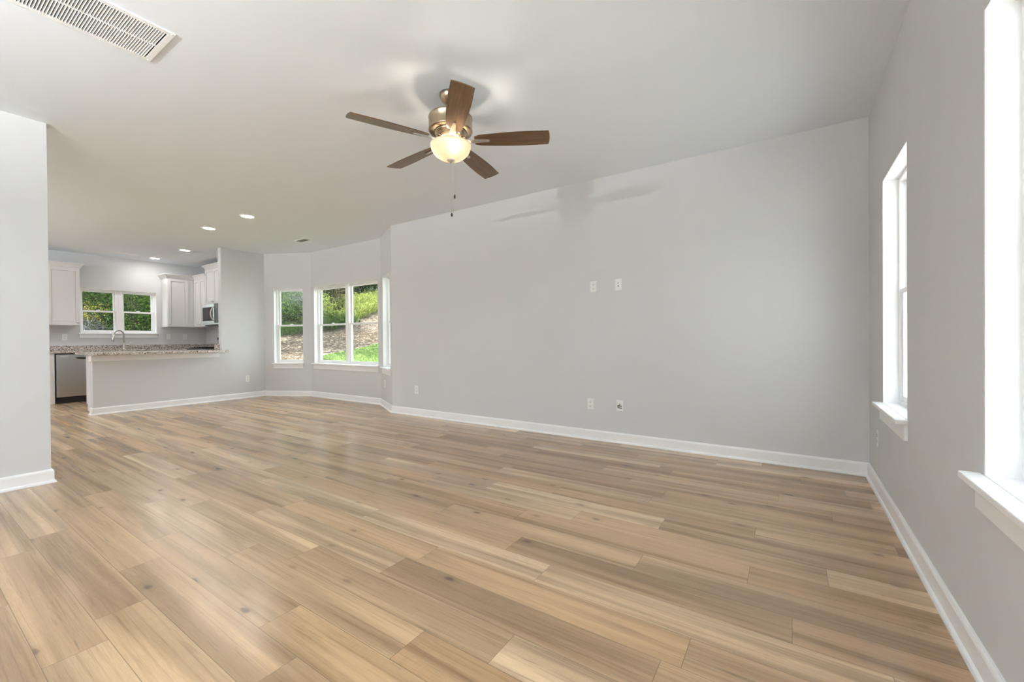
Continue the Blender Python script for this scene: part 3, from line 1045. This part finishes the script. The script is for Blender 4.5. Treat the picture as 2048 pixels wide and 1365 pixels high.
# peninsula
pc = thing('peninsula_base_cabinet', 'white base cabinets backing the peninsula half wall', 'cabinet', (XS - 0.122, 1.82, 0))
MB().box((-0.60, 0, 0.10), (0, YS - 1.82, 0.875)).box((-0.53, 0, 0.0), (0, YS - 1.82, 0.10)).build('cabinet_body', M_CAB, pc, 0.002)
ptop = MB()
ptop.box((-9.22, 1.70, 0.877), (XS + 0.275, 3.4175, 0.914))
pt = ptop.build('peninsula_counter', M_GRANITE, None, 0.005)
tag(pt, 'speckled granite peninsula top overhanging the half wall', 'countertop')
spl = MB().box((XS - 0.25, YS - 0.021, 0.915), (XS - 0.075, YS - 0.001, 1.01)).build('side_splash', M_GRANITE, None, 0.002)
tag(spl, 'small granite side splash against the stub wall end', 'backsplash')
tb = MB().box((XS, 1.725, 0.786), (XS + 0.019, 3.375, 0.8765)).box((XS - 0.118, 1.725, 0.786), (XS, 1.7435, 0.8765)).build('trim_1', M_TRIM, None, 0.003)
tag(tb, 'white trim board under the peninsula top', 'trim', kind='structure')

# faucet
fx, fy = -10.97, 2.71
fa = thing('kitchen_faucet', 'brushed nickel gooseneck faucet in front of the kitchen window', 'faucet', (fx, fy, 0.914))
MB().lathe([(0.030, 0.0), (0.030, 0.006), (0.022, 0.016), (0.019, 0.05), (0.018, 0.12), (0.0165, 0.14)], 24).build('faucet_base', M_NICKEL, fa)
pts = [(0, 0, 0.12), (0, 0, 0.28)]
for i in range(1, 15):
    t_ = math.pi * i / 14 * 0.93
    q_ = 0.095 - 0.095 * math.cos(t_)
    pts.append((q_ * 0.45, -q_ * 0.89, 0.28 + 0.095 * math.sin(t_)))
MB().tube(pts, 0.0135, 14).build('spout', M_NICKEL, fa)
e = pts[-1]
MB().tube([e, (e[0] + 0.003, e[1] - 0.006, e[2] - 0.05), (e[0] + 0.006, e[1] - 0.012, e[2] - 0.09), (e[0] + 0.01, e[1] - 0.02, e[2] - 0.135)], [0.0155, 0.017, 0.018, 0.025], 14).build('spray_head', M_NICKEL, fa)
MB().tube([(0, 0.015, 0.085), (0, 0.05, 0.088), (0, 0.10, 0.088)], [0.011, 0.009, 0.007], 10).tube([(0, 0.095, 0.088), (-0.002, 0.097, 0.15)], [0.006, 0.004], 8).build('lever_handle', M_NICKEL, fa)

# loose cords
o = MB().tube([(-10.90, YL - 0.02, 1.372), (-10.90, YL - 0.022, 1.34), (-10.915, YL - 0.02, 1.29), (-10.918, YL - 0.02, 1.27)], 0.006, 8).build('power_cord', M_PLATE)
tag(o, 'short white cord hanging below the cabinet beside the microwave', 'cord')
pl = thing('black_plug', 'black plug with thin cord on the wall behind the range', 'plug', (-10.50, YL, 1.12))
MB().box((-0.02, -0.03, -0.025), (0.02, 0.0, 0.025)).build('plug_body', M_BLACK, pl, 0.006)
MB().tube([(0, -0.015, -0.02), (0.003, -0.015, -0.08), (0.0, -0.014, -0.115)], 0.004, 8).build('plug_cord', M_BLACK, pl)

# ------------------------------------------------------------------ outdoors: ground
UDIR = np.array((-0.8, 0.6))
def ground_z(x, y):
    t_ = (x + 8.5) * UDIR[0] + (y - 4.5) * UDIR[1]
    z = -0.3 + 0.22 * np.maximum(t_, 0)
    return z + 0.02 * np.sin(x * 1.7 + y * 0.9) * np.cos(y * 1.3 - x * 0.4) * np.clip(t_, 0, 1)
def x_lawn(y):
    return np.interp(y, [-30, 6, 7.3, 8.5, 9.5, 15, 45], [-11.5, -11.45, -11.6, -11.68, -11.8, -12.6, -17])
def x_bank(y):
    return np.interp(y, [-30, 4, 6, 7.5, 9, 10, 11.5, 14.3, 20, 45], [-13.4, -13.4, -14.2, -14.6, -14.25, -14.4, -16, -17.7, -20.5, -34])

def ground_mat(name, stops, sc, rough=0.9, bump=0.6, st=None):
    m = mat(name, (0.1, 0.1, 0.1), rough, spec=0.2)
    n = NT(m)
    g = n.n('ShaderNodeNewGeometry')
    vec = g.outputs['Position']
    if st:
        mp = n.n('ShaderNodeMapping')
        mp.inputs['Scale'].default_value = st
        n.l(vec, mp.inputs[0])
        vec = mp.outputs[0]
    a = n.noise(vec, sc, 6, 0.65)
    b = n.noise(vec, sc * 0.12, 3, 0.5)
    v = n.math('ADD', n.math('MULTIPLY', a.outputs[0], 0.65), n.math('MULTIPLY', b.outputs[0], 0.35))
    n.l(n.ramp(v, stops), n.b.inputs['Base Color'])
    n.bump(a.outputs[0], bump, 0.05)
    return m
M_LAWN = ground_mat('lawn_turf', [(0.3, (0.045, 0.075, 0.02)), (0.5, (0.09, 0.14, 0.035)), (0.7, (0.15, 0.20, 0.06))], 9)
M_STRAW = ground_mat('pine_straw', [(0.3, (0.13, 0.11, 0.09)), (0.5, (0.25, 0.21, 0.17)), (0.7, (0.38, 0.32, 0.26))], 14, st=(1, 1.0, 1))
M_SOIL = ground_mat('leaf_litter_soil', [(0.3, (0.008, 0.010, 0.005)), (0.55, (0.018, 0.022, 0.009)), (0.75, (0.04, 0.034, 0.018))], 5)

def in_house(x, y):
    if XK - 0.1 < x < XR + 0.15 and YB - 0.15 < y < YL + 0.1:
        return True
    return -8.4 < x < -5.0 and y < 4.72 and y > YL - 0.1
def ground_strip(name, label, cat, xa, xb, nx, ys, mt):
    vs, fs = [], []
    ny = len(ys)
    for y in ys:
        a_, b_ = xa(y), xb(y)
        for i in range(nx + 1):
            x = a_ + (b_ - a_) * i / nx
            vs.append((float(x), float(y), float(ground_z(x, y))))
    for j in range(ny - 1):
        for i in range(nx):
            q = (j * (nx + 1) + i, j * (nx + 1) + i + 1, (j + 1) * (nx + 1) + i + 1, (j + 1) * (nx + 1) + i)
            cx = sum(vs[k][0] for k in q) / 4
            cy = sum(vs[k][1] for k in q) / 4
            if not in_house(cx, cy):
                fs.append(q)
    o = MB().add(vs, fs, 0, True).build(name, mt)
    tag(o, label, cat, kind='structure')
    return o
ys = np.concatenate([np.arange(-30, -4, 2.0), np.arange(-4, 16, 0.25), np.arange(16, 46, 2.0)])
ground_strip('lawn', 'mown green lawn sloping up outside the bay', 'lawn', x_lawn, lambda y: 0.62, 60, ys, M_LAWN)
ground_strip('straw_bank', 'pine straw covered bank above the lawn', 'bank', x_bank, x_lawn, 14, ys, M_STRAW)
ground_strip('woodland_ground', 'dark woodland ground behind the straw bank', 'ground', lambda y: -60.0, x_bank, 30, ys, M_SOIL)
pat = MB().box((0.67, -14, -0.5), (16, 30, -0.12)).build('ground_bounce', mat('pale_bounce_ground', (0.66, 0.67, 0.68), 0.85))  # added pale slab, out of view, bounces daylight up to the ceiling
tag(pat, 'unseen pale ground added outside the right hand windows to bounce light indoors', 'ground', kind='structure')

# ------------------------------------------------------------------ outdoors: plants
def leaf_mat(name, c0, c1, tl=0.35):
    m = bpy.data.materials.new(name)
    m.use_nodes = True
    t = m.node_tree
    t.nodes.clear()
    out = t.nodes.new('ShaderNodeOutputMaterial')
    at = t.nodes.new('ShaderNodeAttribute')
    at.attribute_name = 'tint'
    mixc = t.nodes.new('ShaderNodeMix')
    mixc.data_type = 'RGBA'
    mixc.inputs[6].default_value = (*c0, 1)
    mixc.inputs[7].default_value = (*c1, 1)
    t.links.new(at.outputs['Fac'], mixc.inputs[0])
    d = t.nodes.new('ShaderNodeBsdfDiffuse')
    tr = t.nodes.new('ShaderNodeBsdfTranslucent')
    mx = t.nodes.new('ShaderNodeMixShader')
    mx.inputs[0].default_value = tl
    t.links.new(mixc.outputs[2], d.inputs[0])
    t.links.new(mixc.outputs[2], tr.inputs[0])
    t.links.new(d.outputs[0], mx.inputs[1])
    t.links.new(tr.outputs[0], mx.inputs[2])
    t.links.new(mx.outputs[0], out.inputs[0])
    return m
M_DARKLEAF = leaf_mat('leaf_dark', (0.008, 0.022, 0.007), (0.045, 0.085, 0.025))
M_MIDLEAF = leaf_mat('leaf_mid', (0.015, 0.045, 0.010), (0.12, 0.19, 0.045))
M_BRIGHT = leaf_mat('leaf_bright', (0.13, 0.18, 0.04), (0.36, 0.40, 0.12))
M_YELLOW = leaf_mat('leaf_yellow', (0.10, 0.16, 0.03), (0.42, 0.32, 0.08))
M_BLUEGREEN = leaf_mat('leaf_blue_green', (0.02, 0.06, 0.03), (0.09, 0.17, 0.09))
M_DEAD = leaf_mat('twig_dead', (0.10, 0.07, 0.04), (0.26, 0.19, 0.12), 0.1)
M_STRAWN = leaf_mat('needle_straw', (0.14, 0.115, 0.095), (0.40, 0.325, 0.25), 0.1)
M_GRASSB = leaf_mat('grass_blade', (0.04, 0.085, 0.022), (0.15, 0.205, 0.06))
M_BARK = mat('bark', (0.055, 0.045, 0.035), 0.9)
M_GREYWOOD = mat('weathered_branch', (0.07, 0.07, 0.075), 0.9)

def leaves_object(name, mt, cen, nrm, tan, ln, wd, tint, parent=None):
    """folded four-cornered leaves, one mesh; arrays are (n, 3) / (n,)"""
    k = len(cen)
    bi = np.cross(nrm, tan)
    bi /= np.linalg.norm(bi, axis=1, keepdims=True) + 1e-9
    L_, W_ = ln[:, None], wd[:, None]
    p0 = cen - tan * L_ * 0.5
    p2 = cen + tan * L_ * 0.5 - nrm * L_ * 0.12
    p1 = cen + bi * W_ * 0.5 + nrm * W_ * 0.18
    p3 = cen - bi * W_ * 0.5 + nrm * W_ * 0.18
    vs = np.stack([p0, p1, p2, p3], 1).reshape(-1, 3)
    me = bpy.data.meshes.new(name)
    me.vertices.add(4 * k)
    me.vertices.foreach_set('co', vs.astype(np.float32).ravel())
    me.loops.add(6 * k)
    base = (np.arange(k) * 4)[:, None]
    me.loops.foreach_set('vertex_index', (base + np.array([0, 1, 2, 0, 2, 3])).astype(np.int32).ravel())
    me.polygons.add(2 * k)
    me.polygons.foreach_set('loop_start', (np.arange(2 * k) * 3).astype(np.int32))
    me.update(calc_edges=True)
    at = me.attributes.new('tint', 'FLOAT', 'FACE')
    at.data.foreach_set('value', np.repeat(tint, 2).astype(np.float32))
    me.materials.append(mt)
    o = bpy.data.objects.new(name, me)
    COL.objects.link(o)
    if parent is not None:
        o.parent = parent
    return o

def unit(v):
    return v / (np.linalg.norm(v, axis=1, keepdims=True) + 1e-9)

def shrub(name, label, cat, group, x, y, rx, ry, hh, nleaf, lsize, mt, seed, base=0.0, clumps=40, trunk=0.03, aspect=0.45, stemmat=None, up=0.5, tight=0.28):
    """foliage clumps on an ellipsoid above the ground, with branching stems"""
    g = np.random.default_rng(seed)
    z0 = float(ground_z(x, y))
    r = thing(name, label, cat, (x, y, z0 - 0.02), 0, group)
    u_ = unit(g.normal(size=(clumps, 3)))
    rad = g.uniform(0.45, 1.0, clumps) ** 0.6
    mid = base + (hh - base) / 2
    cc = u_ * rad[:, None] * np.array((rx, ry, (hh - base) / 2)) + np.array((0, 0, mid))
    idx = g.integers(0, clumps, nleaf)
    spread = tight * min(rx, ry, (hh - base) / 2) + 0.05
    cen = cc[idx] + g.normal(size=(nleaf, 3)) * spread * np.array((1, 1, 0.7))
    cen[:, 2] = np.maximum(cen[:, 2], 0.03)
    nrm = unit(g.normal(size=(nleaf, 3)) + np.array((0, 0, up)))
    tan = unit(np.cross(nrm, g.normal(size=(nleaf, 3))))
    ln = lsize * g.uniform(0.6, 1.3, nleaf)
    ctint = g.uniform(0, 0.6, clumps)
    tint = np.clip(ctint[idx] + g.uniform(0, 0.4, nleaf), 0, 1)
    leaves_object('foliage', mt, cen, nrm, tan, ln, ln * aspect, tint, r)
    st = MB()
    for i in range(min(clumps, 14)):
        q = cc[i]
        st.tube([(q[0] * 0.06, q[1] * 0.06, 0), (q[0] * 0.35, q[1] * 0.35, q[2] * 0.5), tuple(q)], [trunk, trunk * 0.6, trunk * 0.2], 5)
    st.build('stems', stemmat or M_BARK, r)
    return r

def weeds(name, label, cat, group, x, y, rad, hh, nst, mt, seed, lean=0.25, wd=0.012, leafy=8):
    """upright stalks with narrow leaves"""
    g = np.random.default_rng(seed)
    z0 = float(ground_z(x, y))
    r = thing(name, label, cat, (x, y, z0 - 0.01), 0, group)
    a = g.uniform(0, 2 * math.pi, nst)
    rr = rad * np.sqrt(g.uniform(0, 1, nst))
    bx, by = rr * np.cos(a), rr * np.sin(a)
    hgt = hh * g.uniform(0.55, 1.1, nst)
    lx, ly = g.normal(size=nst) * lean, g.normal(size=nst) * lean
    cen, nrm, tan, ln, wdd, tint = [], [], [], [], [], []
    gz = np.array([float(ground_z(x + p, y + q)) for p, q in zip(bx, by)]) - z0
    st = np.stack([bx, by, gz], 1)
    tip = np.stack([bx + lx * hgt, by + ly * hgt, gz + hgt], 1)
    for i in range(nst):
        d = tip[i] - st[i]
        d /= np.linalg.norm(d)
        cen.append((st[i] + tip[i]) / 2); tan.append(d); nrm.append(np.cross(d, g.normal(size=3))); ln.append(hgt[i]); wdd.append(wd); tint.append(g.uniform(0.0, 0.7))
        for k in range(leafy):
            f = g.uniform(0.25, 1.0)
            p = st[i] + (tip[i] - st[i]) * f
            o = unit(g.normal(size=(1, 3)) + np.array((0, 0, 0.7)))[0]
            l_ = hh * g.uniform(0.10, 0.2)
            cen.append(p + o * l_ * 0.5); tan.append(o); nrm.append(np.cross(o, g.normal(size=3))); ln.append(l_); wdd.append(l_ * 0.22); tint.append(g.uniform(0.2, 1.0))
    leaves_object('stalks', mt, np.array(cen), unit(np.array(nrm)), np.array(tan), np.array(ln), np.array(wdd), np.array(tint), r)
    return r

# tall bright weeds along the top of the bank, seen through the double window
WG = 'bright weeds along the bank'
for i, (x, y, rd, hh) in enumerate([(-15.6, 10.9, 0.5, 0.5), (-16.5, 12.1, 0.6, 0.62), (-17.1, 13.1, 0.65, 0.62), (-17.8, 14.1, 0.7, 0.66), (-18.6, 15.3, 0.8, 0.7), (-17.6, 12.5, 0.6, 0.8), (-18.5, 13.9, 0.7, 0.72), (-19.3, 15.7, 0.8, 0.75)]):
    weeds('tall_weed', 'clump of bright yellow-green weeds topping the straw bank behind the lawn', 'weeds', WG, x, y, rd, hh, 260, M_BRIGHT, 100 + i, 0.3, 0.009, 9)
weeds('green_weed', 'low green weed patch on the bank, left half of the double bay window', 'weeds', 'low weeds on the bank', -14.9, 9.4, 0.6, 0.42, 220, M_MIDLEAF, 120, 0.35)
weeds('green_weed', 'low green weed patch on the bank behind the double window mullion', 'weeds', 'low weeds on the bank', -15.1, 10.4, 0.6, 0.55, 220, M_MIDLEAF, 121, 0.35)
weeds('green_weed', 'low grey-green weed patch on the bank in the single bay window', 'weeds', 'low weeds on the bank', -15.2, 8.1, 0.8, 0.36, 260, M_MIDLEAF, 122, 0.5, 0.007)
shrub('bright_bush', 'round bright green bush on the bank, left pane of the double window', 'bush', None, -16.2, 10.15, 0.55, 0.55, 1.05, 2600, 0.085, M_BRIGHT, 130, 0.05, 26)
shrub('dead_brush', 'tan dead twiggy brush behind the bright bush on the bank', 'bush', None, -18.0, 11.9, 0.8, 0.8, 2.0, 1800, 0.10, M_DEAD, 131, 0.1, 26, 0.02, 0.12, M_DEAD)

SG = 'green shrubs behind the bank'
for i, (x, y, rx, hh, mt, ls) in enumerate([(-17.4, 9.3, 1.0, 2.2, M_MIDLEAF, 0.11), (-16.6, 8.5, 0.75, 1.5, M_MIDLEAF, 0.09), (-18.6, 9.6, 1.3, 3.6, M_MIDLEAF, 0.13),
                                       (-18.4, 10.9, 1.0, 2.2, M_DARKLEAF, 0.12), (-21.2, 12.4, 1.1, 2.4, M_MIDLEAF, 0.14), (-20.2, 10.6, 1.1, 2.6, M_MIDLEAF, 0.12), (-20.6, 15.2, 1.2, 2.4, M_DARKLEAF, 0.12), (-20.9, 17.8, 1.2, 2.6, M_DARKLEAF, 0.12), (-20.8, 20.2, 1.2, 2.6, M_DARKLEAF, 0.12)]):
    shrub('green_shrub', 'leafy green shrub growing behind the straw bank outside the bay', 'shrub', SG, x, y, rx, rx, hh, 4200, ls, mt, 140 + i, 0.1, 46)
TG = 'dark trees behind the bank'
for i, (x, y, rx, hh) in enumerate([(-22.4, 13.4, 2.0, 7.5), (-22.6, 17.2, 2.0, 7.5), (-24.0, 21.0, 2.4, 8), (-27, 25.5, 2.8, 9), (-25, 9.5, 2.4, 8)]):
    shrub('dark_tree', 'dense dark green tree rising behind the bank outside the bay', 'tree', TG, x, y, rx, rx, hh, 10000, 0.20, M_DARKLEAF, 160 + i, 0.0, 90, 0.06)

# thicket outside the kitchen window
KG = 'thicket behind the kitchen window'
for i, (x, y, rx, hh, mt, ls) in enumerate([(-15.6, 3.2, 0.8, 2.3, M_DARKLEAF, 0.10), (-15.2, 4.0, 0.75, 2.0, M_MIDLEAF, 0.10), (-16.4, 4.6, 0.9, 2.5, M_MIDLEAF, 0.10), (-16.2, 5.6, 0.9, 2.2, M_MIDLEAF, 0.10),
                                       (-16.8, 3.9, 0.9, 2.6, M_MIDLEAF, 0.11), (-16.4, 2.3, 0.9, 2.4, M_MIDLEAF, 0.11), (-18.2, 5.3, 1.2, 3.2, M_DARKLEAF, 0.12), (-18.6, 3.4, 1.2, 3.2, M_DARKLEAF, 0.12), (-17.8, 7.0, 1.0, 3.0, M_MIDLEAF, 0.11)]):
    shrub('thicket_shrub', 'leafy shrub in the thicket outside the kitchen window', 'shrub', KG, x, y, rx, rx, hh, 7000, ls * 0.62, mt, 180 + i, 0.1, 60, 0.012)
shrub('yellow_bush', 'bush with yellowing leaves, lower left of the kitchen window view', 'bush', None, -14.8, 3.0, 0.30, 0.22, 1.50, 420, 0.045, M_YELLOW, 200, 1.05, 12, 0.008)
shrub('yellow_vine', 'yellowing leaf spray in the upper right kitchen window pane', 'bush', None, -15.0, 3.9, 0.22, 0.30, 1.95, 340, 0.045, M_YELLOW, 201, 1.72, 8, 0.012)
for i, (x, y, rx, hh) in enumerate([(-23, 1.0, 2.6, 7), (-23.5, 5.0, 2.8, 7.5)]):
    shrub('dark_tree', 'tall dark tree closing the view beyond the kitchen thicket', 'tree', 'trees beyond the kitchen thicket', x, y, rx, rx, hh, 7000, 0.24, M_DARKLEAF, 210 + i, 0.4, 70, 0.09)
shrub('shade_tree', 'tall open tree added out of view to shade the straw bank', 'tree', None, -13.3, 5.0, 3.0, 3.0, 8.5, 4200, 0.20, M_MIDLEAF, 230, 4.6, 22, 0.10, tight=0.16)  # added unseen tree; its crown dapples the bank and lawn
# brush pile
g = np.random.default_rng(5)
bp_x, bp_y = -13.9, 2.74
o = MB()
zb = float(ground_z(bp_x, bp_y))
for i in range(170):
    a = g.uniform(0, math.pi)
    c0 = np.array((bp_x + g.normal() * 0.22, bp_y + g.normal() * 0.25, zb + g.uniform(0.35, 1.12)))
    d = np.array((math.cos(a), math.sin(a), g.normal() * 0.5)) * g.uniform(0.15, 0.38)
    p = [c0 - d, c0 - d * 0.3 + g.normal(size=3) * 0.04, c0 + d * 0.3 + g.normal(size=3) * 0.05, c0 + d]
    for q in p:
        q[2] = max(q[2], zb + 0.01)
    rr_ = g.uniform(0.003, 0.008)
    o.tube([tuple(q) for q in p], [rr_, rr_ * 0.9, rr_ * 0.7, rr_ * 0.3], 6)
b_ = o.build('brush_pile', M_GREYWOOD)
tag(b_, 'grey pile of cut branches at the lower left of the kitchen window', 'branches', kind='stuff')

# grass blades and loose straw (nobody could count them)
g = np.random.default_rng(7)
k = 26000
px = g.uniform(-12.4, -8.0, k); py = g.uniform(5.2, 11.5, k)
keep = px > x_lawn(py) + 0.02
px, py = px[keep], py[keep]
k = len(px)
hg = g.uniform(0.025, 0.06, k)
tan = unit(np.stack([g.normal(size=k) * 0.35, g.normal(size=k) * 0.35, np.ones(k)], 1))
cen = np.stack([px, py, ground_z(px, py)], 1) + tan * hg[:, None] * 0.45
nrm = unit(np.cross(tan, g.normal(size=(k, 3))))
o = leaves_object('lawn_grass', M_GRASSB, cen, nrm, tan, hg, np.full(k, 0.005), g.uniform(0, 1, k))
tag(o, 'short green grass blades on the lawn outside the bay', 'grass', kind='stuff')
k = 26000
py = g.uniform(4.5, 15, k)
px = x_bank(py) + (x_lawn(py) - x_bank(py)) * g.uniform(-0.05, 1.0, k)
tan = unit(np.stack([g.normal(size=k), g.normal(size=k), g.normal(size=k) * 0.12], 1))
cen = np.stack([px, py, ground_z(px, py) + g.uniform(0.005, 0.045, k)], 1)
nrm = unit(np.stack([g.normal(size=k) * 0.3, g.normal(size=k) * 0.3, np.ones(k)], 1))
o = leaves_object('loose_straw', M_STRAWN, cen, nrm, tan, g.uniform(0.07, 0.16, k), np.full(k, 0.0055), g.uniform(0, 1, k))
tag(o, 'loose brown pine straw strewn over the bank', 'straw', kind='stuff')
